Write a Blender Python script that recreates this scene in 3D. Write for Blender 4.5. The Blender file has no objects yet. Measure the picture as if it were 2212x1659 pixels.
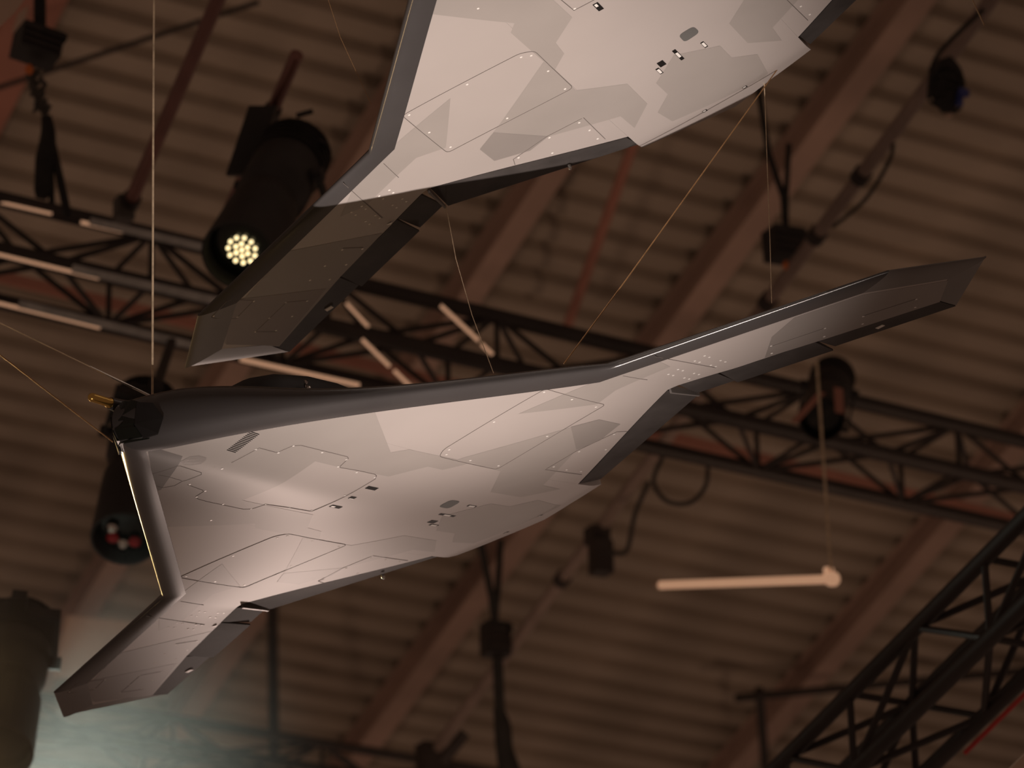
import bpy, bmesh, math, random
from mathutils import Vector, Matrix
random.seed(7)
SC = bpy.context.scene
COL = SC.collection

# ------------------------------------------------------------------ camera
FPX, CX, CY = 7603.1, 1106.0, 829.5
PITCH, ROLL = math.radians(22.0), math.radians(1.2)
CAM = Vector((0, 0, 1.7))
_r, _d, _f = Vector((1, 0, 0)), Vector((0, math.sin(PITCH), -math.cos(PITCH))), Vector((0, math.cos(PITCH), math.sin(PITCH)))
XC = _r * math.cos(ROLL) + _d * math.sin(ROLL)       # image right
YC = -_r * math.sin(ROLL) + _d * math.cos(ROLL)      # image down
ZC = _f                                              # view direction
A = Matrix(((XC.x, YC.x, ZC.x), (XC.y, YC.y, ZC.y), (XC.z, YC.z, ZC.z)))


def cw(v):
    """camera-frame metres (right, down, forward) -> world"""
    return CAM + A @ Vector(v)


def W(px, py, d):
    """the world point d metres in front of the camera that stands at this place of the photograph"""
    return cw(((px - CX) / FPX * d, (py - CY) / FPX * d, d))


cam = bpy.data.cameras.new('camera')
camo = bpy.data.objects.new('camera', cam)
COL.objects.link(camo)
camo.matrix_world = Matrix(((XC.x, -YC.x, -ZC.x, CAM.x), (XC.y, -YC.y, -ZC.y, CAM.y), (XC.z, -YC.z, -ZC.z, CAM.z), (0, 0, 0, 1)))
cam.sensor_width = 36
cam.lens = 36 * FPX / 2212
cam.clip_end = 300
cam.dof.use_dof = True
cam.dof.focus_distance = 7.5
cam.dof.aperture_fstop = 4.6
SC.camera = camo

# ------------------------------------------------------------------ world, lights, exposure
SC.view_settings.view_transform = 'Standard'
SC.view_settings.look = 'None'
SC.view_settings.gamma = 1
SC.view_settings.use_curve_mapping = False
SC.view_settings.exposure = 0.0
SC.cycles.use_denoising = True
SC.cycles.use_adaptive_sampling, SC.cycles.adaptive_threshold = True, .03
SC.cycles.volume_step_rate, SC.cycles.volume_max_steps = 3., 24
SC.cycles.max_bounces, SC.cycles.diffuse_bounces, SC.cycles.glossy_bounces, SC.cycles.volume_bounces = 5, 3, 3, 0
wd = bpy.data.worlds.new('hall_bounce')
SC.world = wd
wd.use_nodes = True
wd.node_tree.nodes['Background'].inputs[0].default_value = (0.088, 0.055, 0.040, 1)
wd.node_tree.nodes['Background'].inputs[1].default_value = 1.0


def spot(name, loc, target, power, col, size_deg, radius=.05, blend=.4):
    l = bpy.data.lights.new(name, 'SPOT')
    l.energy, l.color, l.spot_size, l.spot_blend, l.shadow_soft_size = power, col, math.radians(size_deg), blend, radius
    o = bpy.data.objects.new(name, l)
    COL.objects.link(o)
    o.location = loc
    o.rotation_euler = (Vector(target) - Vector(loc)).to_track_quat('-Z', 'Y').to_euler()
    return o


# uplighter on the hall floor, below and in front of the lower aircraft
KEY = cw((-0.20, 5.95, .35))
spot('floor_uplight', KEY, cw((-.06, -.72, 7.75)), 4800, (1, .85, .765), 10.8, .05, 1.)
spot('floor_uplight_second', KEY + Vector((.35, .1, 0)), cw((-.15, .25, 7.9)), 1050, (1, .80, .70), 8.4, .05, 1.)
# added unseen spot beyond the aircraft, puts a sheen along the wing roots
spot('far_sheen_fill', cw((-.24, 4.7, 14.7)), cw((-.3, .25, 7.9)), 130, (1, .76, .66), 13, .10, 1.)
# cool stage lamp out of the frame at the lower left, its beam shows in the haze
spot('stage_lamp_haze', cw((-2.35, 2.05, 13.3)), cw((-1.35, 1.3, 12.0)), 620, (.86, 1, .86), 36, .10, 1.)
# warm stage lamps out of the frame: far left behind the nose, and high above
spot('stage_lamp_left', cw((-4.3, 2.4, 15.8)), cw((-.5, .2, 7.6)), 1500, (1, .66, .28), 13.5, .12, .6)
spot('stage_lamp_high', cw((-2.15, -3.35, 4.6)), cw((.6, -.1, 7.4)), 28, (1, .80, .58), 14, .08, .6)
spot('stage_lamp_low_left', cw((-4.3, 4.2, 9.0)), cw((-.75, -.2, 7.8)), 190, (1, .64, .27), 10, .08, 1.)
# added unseen spots that fill light onto the roof
spot('roof_fill_left', cw((-6, 5.2, 12)), cw((-1, 0, 24)), 270, (1, .66, .46), 70, .5, .8)
spot('roof_fill_right', cw((5.5, 5.0, 13)), cw((-1, .5, 24)), 300, (1, .64, .44), 70, .5, .8)


# ------------------------------------------------------------------ materials
MATS = {}


def lin(c):
    return tuple((v / 12.92 if v <= .04045 else ((v + .055) / 1.055) ** 2.4) for v in [q / 255 for q in c])


def mat(name, rgb, rough=.5, metal=0., var=.08, scale=6., bump=0., emit=None, estr=0., spec=.5, streak=None):
    """procedural paint: base colour with soft noise variation, optional fine relief"""
    if name in MATS:
        return MATS[name]
    m = bpy.data.materials.new(name)
    m.use_nodes = True
    nt = m.node_tree
    b = nt.nodes['Principled BSDF']
    tc = nt.nodes.new('ShaderNodeTexCoord')
    no = nt.nodes.new('ShaderNodeTexNoise')
    no.inputs['Scale'].default_value = scale
    no.inputs['Detail'].default_value = 5
    if streak:
        mp = nt.nodes.new('ShaderNodeMapping')
        mp.inputs['Scale'].default_value = streak
        nt.links.new(tc.outputs['Object'], mp.inputs[0])
        nt.links.new(mp.outputs[0], no.inputs['Vector'])
    else:
        nt.links.new(tc.outputs['Object'], no.inputs['Vector'])
    rp = nt.nodes.new('ShaderNodeValToRGB')
    rp.color_ramp.elements[0].position, rp.color_ramp.elements[1].position = .3, .7
    rp.color_ramp.elements[0].color = (*[v * (1 - var) for v in rgb], 1)
    rp.color_ramp.elements[1].color = (*[min(1, v * (1 + var)) for v in rgb], 1)
    nt.links.new(no.outputs['Fac'], rp.inputs[0])
    nt.links.new(rp.outputs[0], b.inputs['Base Color'])
    b.inputs['Roughness'].default_value = rough
    b.inputs['Metallic'].default_value = metal
    b.inputs['Specular IOR Level'].default_value = spec
    if bump:
        bp = nt.nodes.new('ShaderNodeBump')
        bp.inputs['Strength'].default_value = bump
        bp.inputs['Distance'].default_value = .01
        nt.links.new(no.outputs['Fac'], bp.inputs['Height'])
        nt.links.new(bp.outputs[0], b.inputs['Normal'])
    if emit:
        b.inputs['Emission Color'].default_value = (*emit, 1)
        b.inputs['Emission Strength'].default_value = estr
    MATS[name] = m
    return m


M_LIGHT = mat('paint_light_grey', (.46, .42, .40), .38, 0, .035, 3.)
M_MID = mat('paint_mid_grey', (.375, .345, .325), .38, 0, .05, 4.)
M_DARK = mat('paint_dark_grey', (.30, .275, .26), .38, 0, .05, 4.)
M_DARKER = mat('paint_deep_grey', (.235, .205, .19), .38, 0, .05, 4.)
M_BAND = mat('paint_charcoal', (.062, .058, .058), .22, 0, .10, 5.)
M_FLAP = mat('paint_black_grey', (.060, .054, .052), .55, 0, .22, 12., spec=.2)
M_TIP = mat('paint_tip_grey', (.17, .16, .155), .33, 0, .10, 6.)
M_BLACK = mat('black_matt', (.006, .005, .005), .6, 0, .1)
M_GLASS = mat('dark_sensor_glass', (.005, .008, .006), .22, 0, .1)
M_SEAM = mat('seam_dark', (.15, .13, .12), .6, 0, .1)
M_SCREW = mat('white_and_screw_glint', (.9, .88, .84), .25, 0, .03, emit=None)  # white colour stands in for glints on the metal screw heads
M_GOLD = mat('gold_metal', (.75, .48, .14), .22, 1, .08)
M_CHROME = mat('bright_metal', (.75, .72, .68), .18, 1, .05)
M_DECK = mat('roof_deck_paint', (.395, .325, .26), .75, 0, .16, 1.3)
M_BEAM = mat('roof_beam_paint', (.42, .29, .235), .7, 0, .14, 2.)
M_REDBEAM = mat('roof_beam_red', (.38, .17, .125), .7, 0, .14, 2.)
M_TRUSS = mat('truss_black', (.030, .022, .019), .5, 0, .25, 5.)
M_GLINT = mat('chord_highlight_paint', (.55, .55, .53), .4, .2, .2, 14.)  # pale colour paints the highlights along the black truss chords
M_CHAIN = mat('chain_steel', (.10, .09, .08), .45, .5, .2, 14.)
M_FIX = mat('lamp_housing_black', (.020, .017, .016), .5, 0, .3, 8.)
M_PIPERED = mat('pipe_red_light_paint', (.25, .12, .10), .32, .4, .15, 5.)  # red stage light on the steel is put into the colour
M_PIPEG = mat('pipe_galvanised', (.30, .225, .19), .38, .3, .15, 5.)
M_TUBEGLOW = mat('tube_painted_glow', (.86, .72, .64), .5, 0, .05, emit=(.44, .235, .135), estr=.80)  # glow stands in for warm light falling on the pale surfaces
M_STRAP = mat('black_webbing', (.024, .022, .020), .9, 0, .3, 20.)
M_ORANGE = mat('orange_plastic', (.75, .20, .04), .5, 0, .1)
M_BLUE = mat('blue_plastic', (.035, .05, .22), .5, 0, .1)
M_PALE = mat('pale_board', (.62, .46, .36), .8, 0, .12, 2.)
M_WIRE = mat('steel_wire', (.68, .54, .37), .35, .3, .25, 60.)
M_WIREB = mat('bronze_wire', (.42, .24, .11), .4, .6, .2, 60.)
M_REDLENS = mat('red_glass', (.45, .02, .03), .15, 0, .2)
M_LED = mat('lit_led', (1, .85, .55), .3, 0, .0, emit=(1, .80, .42), estr=1.9)


# ------------------------------------------------------------------ mesh helpers
def mesh_obj(name, verts, faces, material, parent=None, smooth=False, recalc=True, loc=None):
    me = bpy.data.meshes.new(name)
    me.from_pydata([tuple(v) for v in verts], [], faces)
    if recalc:
        bm = bmesh.new()
        bm.from_mesh(me)
        bmesh.ops.recalc_face_normals(bm, faces=bm.faces)
        bm.to_mesh(me)
        bm.free()
    me.materials.append(material)
    if smooth:
        for p in me.polygons:
            p.use_smooth = True
        me.set_sharp_from_angle(angle=math.radians(38))
    return link(name, me, parent, loc)


def link(name, me, parent=None, loc=None):
    o = bpy.data.objects.new(name, me)
    COL.objects.link(o)
    if parent is not None:
        o.parent = parent
    if loc is not None:
        o.location = loc
    return o


def thing(name, label, cat, loc=(0, 0, 0), group=None, kind=None):
    o = bpy.data.objects.new(name, None)
    COL.objects.link(o)
    o.empty_display_size = .1
    o.location = loc
    return tag(o, label, cat, group, kind)


def tag(o, label, cat=None, group=None, kind=None):
    o['label'] = label
    if cat:
        o['category'] = cat
    if group:
        o['group'] = group
    if kind:
        o['kind'] = kind
    return o


class MB:
    """collects solids into one mesh; points are world points, build() makes them relative to the parent's origin"""

    def __init__(s):
        s.v, s.f = [], []

    def add(s, vs, fs):
        k = len(s.v)
        s.v += [Vector(v) for v in vs]
        s.f += [tuple(i + k for i in f) for f in fs]
        return s

    def tube(s, pts, r, n=12, caps=True):
        pts = [Vector(p) for p in pts]
        if len(pts) == 2 and (pts[1] - pts[0]).length > 1.2:      # long straight runs in short lengths
            k = math.ceil((pts[1] - pts[0]).length / .6)
            if isinstance(r, (list, tuple)):
                r = [r[0] + (r[1] - r[0]) * i / k for i in range(k + 1)]
            pts = [pts[0].lerp(pts[1], i / k) for i in range(k + 1)]
        rs = r if isinstance(r, (list, tuple)) else [r] * len(pts)
        vs, fs = [], []
        t0 = (pts[1] - pts[0]).normalized()
        u = t0.orthogonal().normalized()
        for i, p in enumerate(pts):
            a = pts[max(0, i - 1)]
            b = pts[min(len(pts) - 1, i + 1)]
            t = (b - a)
            t = t.normalized() if t.length > 1e-9 else t0
            u = (u - t * u.dot(t)).normalized()
            w = t.cross(u)
            for k in range(n):
                an = 2 * math.pi * k / n
                vs.append(p + (u * math.cos(an) + w * math.sin(an)) * rs[i])
        for i in range(len(pts) - 1):
            for k in range(n):
                fs.append((i * n + k, i * n + (k + 1) % n, (i + 1) * n + (k + 1) % n, (i + 1) * n + k))
        if caps:
            fs.append(tuple(range(n - 1, -1, -1)))
            fs.append(tuple(range((len(pts) - 1) * n, len(pts) * n)))
        return s.add(vs, fs)

    def box(s, c, ax, ay, az):
        """centre and three half-axis vectors"""
        c, ax, ay, az = Vector(c), Vector(ax), Vector(ay), Vector(az)
        if ax.length > 1.2:                                       # long bars in short lengths
            k = math.ceil(ax.length / .35)
            vs = [c + ax * (2 * i / k - 1) + ay * p + az * q for i in range(k + 1) for p, q in ((-1, -1), (-1, 1), (1, 1), (1, -1))]
            fs = [(4 * i + j, 4 * i + (j + 1) % 4, 4 * i + 4 + (j + 1) % 4, 4 * i + 4 + j) for i in range(k) for j in range(4)]
            return s.add(vs, fs + [(3, 2, 1, 0), (4 * k, 4 * k + 1, 4 * k + 2, 4 * k + 3)])
        vs = [c + ax * i + ay * j + az * k for i in (-1, 1) for j in (-1, 1) for k in (-1, 1)]
        return s.add(vs, [(0, 1, 3, 2), (4, 6, 7, 5), (0, 4, 5, 1), (2, 3, 7, 6), (0, 2, 6, 4), (1, 5, 7, 3)])

    def build(s, name, material, parent=None, smooth=False):
        base = parent.matrix_world.translation.copy() if parent is not None else None
        if parent is not None:
            q = parent
            base = Vector((0, 0, 0))
            while q is not None:
                base += q.location
                q = q.parent
            vs = [v - base for v in s.v]
            return mesh_obj(name, vs, s.f, material, parent, smooth)
        c = sum(s.v, Vector()) / len(s.v)
        return mesh_obj(name, [v - c for v in s.v], s.f, material, None, smooth, loc=c)


def smooth_path(pts, n=6):
    """Catmull-Rom through the points"""
    P = [Vector(p) for p in pts]
    P = [P[0] * 2 - P[1]] + P + [P[-1] * 2 - P[-2]]
    out = []
    for i in range(1, len(P) - 2):
        for k in range(n):
            t = k / n
            out.append(.5 * ((2 * P[i]) + (P[i + 1] - P[i - 1]) * t + (2 * P[i - 1] - 5 * P[i] + 4 * P[i + 1] - P[i + 2]) * t * t
                             + (3 * P[i] - P[i - 1] - 3 * P[i + 1] + P[i + 2]) * t ** 3))
    out.append(P[-2])
    return out


def interp(x, xs, ys):
    if x <= xs[0]:
        return ys[0]
    for i in range(len(xs) - 1):
        if x <= xs[i + 1]:
            t = (x - xs[i]) / (xs[i + 1] - xs[i])
            return ys[i] + (ys[i + 1] - ys[i]) * t
    return ys[-1]


# ------------------------------------------------------------------ roof of the hall (pitched deck on beams)
RC = A @ Vector((.982, .191, .47))
RC.z = 0
RC.normalize()
HP = Vector((-RC.y, RC.x, 0))
RD = (A @ Vector((.98, .23, .433))).normalized()       # along the deck ribs
BC = A @ Vector((-.574, .819, .866))                   # down the roof slope
BC = (BC - RD * BC.dot(RD)).normalized()
NC = RD.cross(BC)
if NC.z > 0:
    NC = -NC                                          # into the room
CP = W(CX, CY, 24)


UP = Vector((0, 0, 1))


def PC(px, py, off=0.):
    """point of the roof plane (lowered by off) seen at this place of the photograph"""
    d = (W(px, py, 1) - CAM)
    return CAM + d * ((CP + NC * off - CAM).dot(NC) / d.dot(NC))


ceiling = thing('ceiling', 'brown ribbed metal roof deck above everything', loc=CP, cat=None, kind='structure')
PIT = .25
prof = [(0, 0), (.125, 0), (.150, .080), (.225, .080), (.25, 0)]
NS, NP = 30, len(prof)
rib_v = [RD * (-9.5 + 19 * e / NS) + BC * s - NC * h for e in range(NS + 1) for s, h in prof]
rib_f = [(e * NP + i, e * NP + i + 1, (e + 1) * NP + i + 1, (e + 1) * NP + i) for e in range(NS) for i in range(NP - 1)]
for k in range(-36, 40):
    mesh_obj('deck_rib', rib_v, rib_f, M_DECK, ceiling, recalc=False, loc=BC * (k * PIT))


def roof_beam(px, py, label, width=.19, m=M_BEAM, lo=-8.5, hi=9.5, depth=.22):
    c = PC(px, py)
    t = thing('roof_beam', label, 'beam', c, 'beams under the roof deck')
    mid, hl = c + BC * ((lo + hi) / 2), (hi - lo) / 2
    MB().box(mid + NC * depth, BC * hl, RD * width / 2, NC * .012).build('bottom_flange', m, t)
    MB().box(mid + NC * depth / 2, BC * hl, RD * .012, NC * (depth / 2 - .013)).build('web', m, t)
    MB().box(mid + NC * .012, BC * hl, RD * width / 2, NC * .012).build('top_flange', m, t)
    return t


roof_beam(1555, 520, 'long brown roof beam running down behind the gap between the two drones', .17)
roof_beam(742, 360, 'brown roof beam showing beside the upper drone\'s outer wing joint', .16)
roof_beam(1088, 470, 'beige roof beam showing under the upper drone\'s dark rear flap', .16)
roof_beam(1795, 1370, 'roof beam crossing the lower right behind the hanging white tube', .16)
roof_beam(10, 95, 'reddish roof beam in the upper left corner behind the chain hoist', .30, M_REDBEAM)


def strut(p0, p1, r, label, m=M_BEAM, flat=None):
    t = MB().tube([p0, p1], r, 8).build('roof_strut', m)
    return tag(t, label, 'strut', 'struts of the roof frame')


strut(W(1372, 300, 21.5), W(1222, 715, 23.0), .035, 'narrow red roof strut left of the long brown beam', M_REDBEAM)
MB().box((W(-1100, 335, 18.1) + W(2900, 1291, 23.2)) * .5, (W(2900, 1291, 23.2) - W(-1100, 335, 18.1)) * .5, HP * .012, UP * .034).build('roof_purlin', M_REDBEAM)
tag(bpy.data.objects['roof_purlin'], 'long red purlin seen through the lacing of the long truss', 'purlin')
strut(W(588, 1290, 24), W(592, 1640, 25), .038, 'dark vertical roof strut beneath the lower drone\'s rear corner', M_TRUSS)
strut(W(1640, 1490, 26), W(1658, 1720, 27), .035, 'dark vertical roof strut near the bottom edge, lower right', M_TRUSS)
strut(W(1590, 1508, 26), W(2290, 1442, 27), .032, 'dark sloping roof strut crossing behind the lower right truss', M_TRUSS)
strut(W(-60, 208, 20), W(560, 4, 20), .016, 'thin dark conduit rising across the upper left roof', M_TRUSS)


def cable(pts, r, label, m, name='suspension_cable', cat='cable', group=None, n=8):
    o = MB().tube(pts, r, n).build(name, m, None, True)
    return tag(o, label, cat, group)


# ------------------------------------------------------------------ the two aircraft (one built, one copied)
# local axes: x forward, y to port, z up, metres
ZBC = [-0.02855, -0.00432, 0.00684, 0.03861, 0.13303, 0.17001, -0.00414, 0.13932, -0.24055, -0.15719]
CAMO = {'ND': [(0.4829, -0.3277), (0.3406, -0.2088), (0.3155, -0.23), (0.1582, -0.2251), (0.1103, -0.2225), (0.1517, -0.1798), (0.2043, -0.1753), (0.262, -0.1086), (0.4864, -0.1139), (0.4923, 0.103), (0.4115, 0.1034), (0.2982, 0.1094), (0.2588, 0.1106), (0.2016, 0.1776), (0.1507, 0.1781), (0.1191, 0.2115), (0.1114, 0.2269), (0.1498, 0.2372), (0.155, 0.2265), (0.3139, 0.22), (0.3466, 0.1943), (0.4841, 0.3085), (0.655, 0.1724), (0.8488, 0.0593), (0.8902, 0.0244), (0.8408, -0.0299), (0.6801, -0.1632)], 'As': [(0.1605, -0.226), (0.0152, -0.4057), (-0.0398, -0.4813), (-0.1167, -0.4807), (-0.1482, -0.4041), (-0.128, -0.3488), (-0.1959, -0.196), (-0.2754, -0.1946), (-0.2031, -0.1311), (-0.0816, -0.1291), (-0.0029, -0.2229), (0.1139, -0.2228)], 'Ad': [(-0.0018, -0.4276), (-0.0398, -0.4813), (-0.1167, -0.4807), (-0.1482, -0.4041), (-0.1266, -0.3481)], 'Ap': [(0.1498, 0.2372), (0.0159, 0.4137), (-0.0389, 0.4804), (-0.1226, 0.4785), (-0.1413, 0.4052), (-0.1191, 0.3531), (-0.1977, 0.1933), (-0.2692, 0.1891), (-0.1957, 0.1299), (-0.0809, 0.13), (-0.007, 0.2184), (0.1114, 0.2269)], 'Apd': [(0.0044, 0.4327), (-0.0389, 0.4804), (-0.1226, 0.4785), (-0.1413, 0.4052), (-0.1191, 0.3531)], 'Tc': [(-0.0724, -0.0078), (-0.1411, -0.082), (-0.211, -0.0819), (-0.2619, -0.1296), (-0.3329, -0.121), (-0.3803, 0.1029), (-0.3708, 0.1143), (-0.2619, 0.1284), (-0.2139, 0.0811), (-0.1411, 0.0811)], 'Bs': [(0.2022, -0.4344), (0.0349, -0.5309), (0.0569, -0.5956), (-0.0131, -0.7642), (0.0035, -0.8229), (0.0782, -0.7495), (0.1319, -0.6113)], 'Bp': [(0.1927, 0.4329), (0.1277, 0.6123), (0.0813, 0.7377), (0.0283, 0.7283), (0.0533, 0.5971), (0.0372, 0.5332)], 'Ss': [(-0.0086, -0.9716), (-0.1523, -0.7925), (-0.2259, -0.9474), (-0.3606, -1.1912), (-0.2211, -1.2639), (-0.1375, -1.2241)], 'Sp': [(-0.0406, 1.0102), (-0.0814, 0.9232), (-0.1717, 0.8436), (-0.2303, 0.9631), (-0.3369, 1.1994), (-0.246, 1.2761), (-0.0993, 1.1482)], 'Sd': [(-0.0702, -1.1545), (-0.2394, -0.9928), (-0.3568, -1.189), (-0.228, -1.264), (-0.1602, -1.2208)], 'NZ': [(0.9236, 0.021), (0.8122, 0.0148), (0.6879, -0.1611), (0.6884, -0.1777)]}
LINES = {'bay': [(0.6686, -0.1041), (0.6135, -0.1121), (0.6054, -0.1171), (0.5934, -0.1507), (0.5761, -0.1595), (0.5465, -0.1603), (0.4995, -0.1575), (0.4388, -0.1545), (0.4234, -0.1441), (0.4183, -0.1076), (0.3507, -0.0989), (0.2827, -0.0947), (0.2814, 0.0908), (0.291, 0.1036), (0.3018, 0.1081), (0.3517, 0.1076), (0.4117, 0.1031), (0.4157, 0.1056), (0.4249, 0.1399), (0.4338, 0.1443), (0.4714, 0.1439), (0.5778, 0.1411), (0.5955, 0.133), (0.6072, 0.1067), (0.6067, 0.101), (0.6157, 0.0996), (0.6649, 0.0994), (0.6824, 0.0332)], 'hatch': [(0.7863, -0.134), (0.7828, -0.0815), (0.7837, -0.0279), (0.7784, -0.0237), (0.7072, -0.0305), (0.6977, -0.0391), (0.6941, -0.0819), (0.6957, -0.0944), (0.686, -0.1245), (0.6944, -0.1496), (0.7402, -0.1492), (0.7863, -0.134)], 'hatch2': [(0.7677, -0.0932), (0.739, -0.0896), (0.7117, -0.0914), (0.7009, -0.0915)], 'tip1': [(-0.0892, -1.2222), (-0.0618, -1.1667), (-0.0687, -1.1536), (-0.1193, -1.1244), (-0.1496, -1.1901), (-0.0973, -1.2218), (-0.0892, -1.2222)], 'tip2': [(-0.2429, -1.0459), (-0.2011, -1.0813), (-0.2463, -1.1919), (-0.2947, -1.1618)], 'tip3': [(-0.1207, -0.8832), (-0.1637, -0.8521)], 'tip4': [(-0.2088, 1.0804), (-0.258, 1.1856)], 'tip5': [(-0.1268, 0.8916), (-0.1721, 1.0023)]}
OVAL = [(0.7983, -0.0056), (0.7952, 0.0186), (0.7783, 0.0297), (0.7549, 0.029), (0.7489, 0.023), (0.7462, 0.005), (0.7606, -0.01), (0.7779, -0.0149)]
SCREWS = [(0.2207, 0.5278), (0.2207, -0.5278), (0.1229, 0.5282), (0.1229, -0.5282), (0.0275, 0.5225), (0.0275, -0.5225), (0.0248, 0.3808), (0.0248, -0.3808), (0.0231, 0.2373), (0.0231, -0.2373), (0.1195, 0.2339), (0.1195, -0.2339), (0.204, 0.2349), (0.204, -0.2349), (0.2165, 0.2535), (0.2165, -0.2535), (0.2185, 0.3846), (0.2185, -0.3846), (-0.1544, 0.4365), (-0.1544, -0.4365), (-0.2058, 0.3737), (-0.2058, -0.3737), (-0.1351, 0.3492), (-0.1351, -0.3492), (-0.1354, 0.2739), (-0.1354, -0.2739), (-0.188, 0.2712), (-0.188, -0.2712), (-0.2408, 0.2737), (-0.2408, -0.2737), (-0.0045, 0.7975), (-0.0045, -0.7975), (-0.0239, 0.7964), (-0.0239, -0.7964), (-0.0054, 0.7706), (-0.0054, -0.7706), (-0.024, 0.7701), (-0.024, -0.7701), (-0.0699, 0.7948), (-0.0699, -0.7948), (-0.0889, 0.7944), (-0.0889, -0.7944), (-0.0698, 0.7687), (-0.0698, -0.7687), (-0.0893, 0.768), (-0.0893, -0.768), (-0.0063, 0.7247), (-0.0063, -0.7247), (-0.0252, 0.7243), (-0.0252, -0.7243), (-0.0069, 0.6983), (-0.0069, -0.6983), (-0.0258, 0.6978), (-0.0258, -0.6978), (-0.0705, 0.7229), (-0.0705, -0.7229), (-0.09, 0.7225), (-0.09, -0.7225), (-0.0705, 0.6966), (-0.0705, -0.6966), (-0.0898, 0.6961), (-0.0898, -0.6961), (-0.1255, -0.8875), (-0.1681, -0.8561), (-0.1486, -0.9469), (-0.192, -0.9129), (-0.17, -0.9993), (-0.2121, -0.9687), (-0.1231, -1.1266), (-0.089, -1.2176), (-0.1471, -1.1852), (-0.2014, -1.0828), (-0.2439, -1.0482), (-0.2251, -1.1416), (-0.2702, -1.1044), (-0.2462, -1.1925), (-0.2893, -1.1598), (-0.1268, 0.8916), (-0.1663, 0.8659), (-0.1747, 1.0014), (-0.2165, 0.9728), (-0.2123, 1.0782), (-0.2503, 1.0521), (-0.2611, 1.185), (-0.3011, 1.1576), (0.9328, 0.0106), (0.6668, 0.0912), (0.6054, 0.0997), (0.593, 0.1324), (0.6816, 0.0051), (0.6659, -0.1), (0.6037, -0.1132), (0.5892, -0.1512), (0.5034, -0.1539), (0.4242, -0.1439), (0.4183, -0.1076), (0.3507, -0.0989), (0.5058, 0.1363), (0.4241, 0.1335), (0.4183, 0.104), (0.3529, 0.0998), (0.2882, 0.0964), (0.2863, 0.0055), (0.2868, -0.0912), (0.4454, -0.2425), (0.287, -0.0902)]
OUT_P = [(.99, 0), (.156, .662), (-.062, 1.242), (-.235, 1.382)]        # leading edge, nose to tip
IN_P = [(.905, 0), (.133, .612), (-.090, 1.155), (-.236, 1.281)]        # inner rim of the charcoal band
TE_T3 = (-.42, 1.195)


def zb(x, y):
    y = abs(y)
    q = min(math.sqrt(y * y + .0012), .66)
    z = sum(c * t for c, t in zip(ZBC, (1, x, q, x * x, x * q, q * q, x ** 3, x * x * q, x * q * q, q ** 3)))
    if y > .66:
        t = min(1, (y - .66) / .12)
        z = z * (1 - t) + .004 * t
    return max(-.028, min(.022, z))


def ze(y):
    return interp(abs(y), (0, .66, 1.38), (.045, .015, .010))


def xback(y):
    y = abs(y)
    if y < .2205:
        return interp(y, (0, .11, .2205), (-.464, -.420, -.395))
    return interp(y, (.2205, .638, .66, 1.204, 1.281), (-.298, -.090, -.098, -.326, -.236))


def xfront(y):
    return interp(abs(y), [p[1] for p in IN_P], [p[0] for p in IN_P])


def zt(x, y):
    ay = abs(y)
    zc = interp(x, (-.46, -.38, -.2, 0, .2, .35, .5, .6, .7, .82, .95, .99), (.012, .03, .085, .125, .155, .164, .163, .157, .150, .134, .105, .085))
    base = interp(ay, (0, .3, .66, 1.28), (.075, .058, .036, .018))
    t = max(0, min(1, (x - xback(y)) / .30))
    base = .008 + (base - .008) * (.25 + .75 * t ** .7)
    return base + max(0, zc - base) * math.exp(-(ay / .19) ** 2)


def zlow(x, y):
    z = zb(x, y)
    if abs(y) < .2206 and x < -.355:
        z += (-.355 - x) / .105 * .020
    return min(z, zt(x, y) - .004)


def frange(a, b, n):
    return [a + (b - a) * i / n for i in range(n + 1)]


def skin(ys, nx):
    """closed solid between lower and upper skin over the stations ys"""
    lo, hi = [], []
    for y in ys:
        a, b = xfront(y), xback(y)
        for i in range(nx + 1):
            x = a + (b - a) * i / nx
            lo.append((x, y, zlow(x, y)))
            hi.append((x, y, zt(x, y)))
    k, m = len(lo), nx + 1
    f = []
    for j in range(len(ys) - 1):
        for i in range(nx):
            q = (j * m + i, j * m + i + 1, (j + 1) * m + i + 1, (j + 1) * m + i)
            f += [q, tuple(k + v for v in reversed(q))]
        f += [(j * m + nx, (j + 1) * m + nx, k + (j + 1) * m + nx, k + j * m + nx), (j * m, (j + 1) * m, k + (j + 1) * m, k + j * m)]
    for j in (0, len(ys) - 1):
        for i in range(nx):
            f.append((j * m + i, j * m + i + 1, k + j * m + i + 1, k + j * m + i))
    return lo + hi, f


def patch(poly, lift):
    """painted or fitted area that follows the lower skin"""
    bm = bmesh.new()
    bm.faces.new([bm.verts.new((x, y, 0)) for x, y in poly])
    bmesh.ops.triangulate(bm, faces=bm.faces[:])
    vs, fs = [], []
    for fc in bm.faces:
        a, b, c = [v.co.copy() for v in fc.verts]
        n = max(1, math.ceil(max((a - b).length, (b - c).length, (c - a).length) / .016))
        idx = {}
        for i in range(n + 1):
            for j in range(n + 1 - i):
                p = a + (b - a) * (i / n) + (c - a) * (j / n)
                idx[i, j] = len(vs)
                vs.append((p.x, p.y, zlow(p.x, p.y) - lift))
        for i in range(n):
            for j in range(n - i):
                fs.append((idx[i, j], idx[i + 1, j], idx[i, j + 1]))
                if i + j < n - 1:
                    fs.append((idx[i + 1, j], idx[i + 1, j + 1], idx[i, j + 1]))
    bm.free()
    return vs, fs


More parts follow.
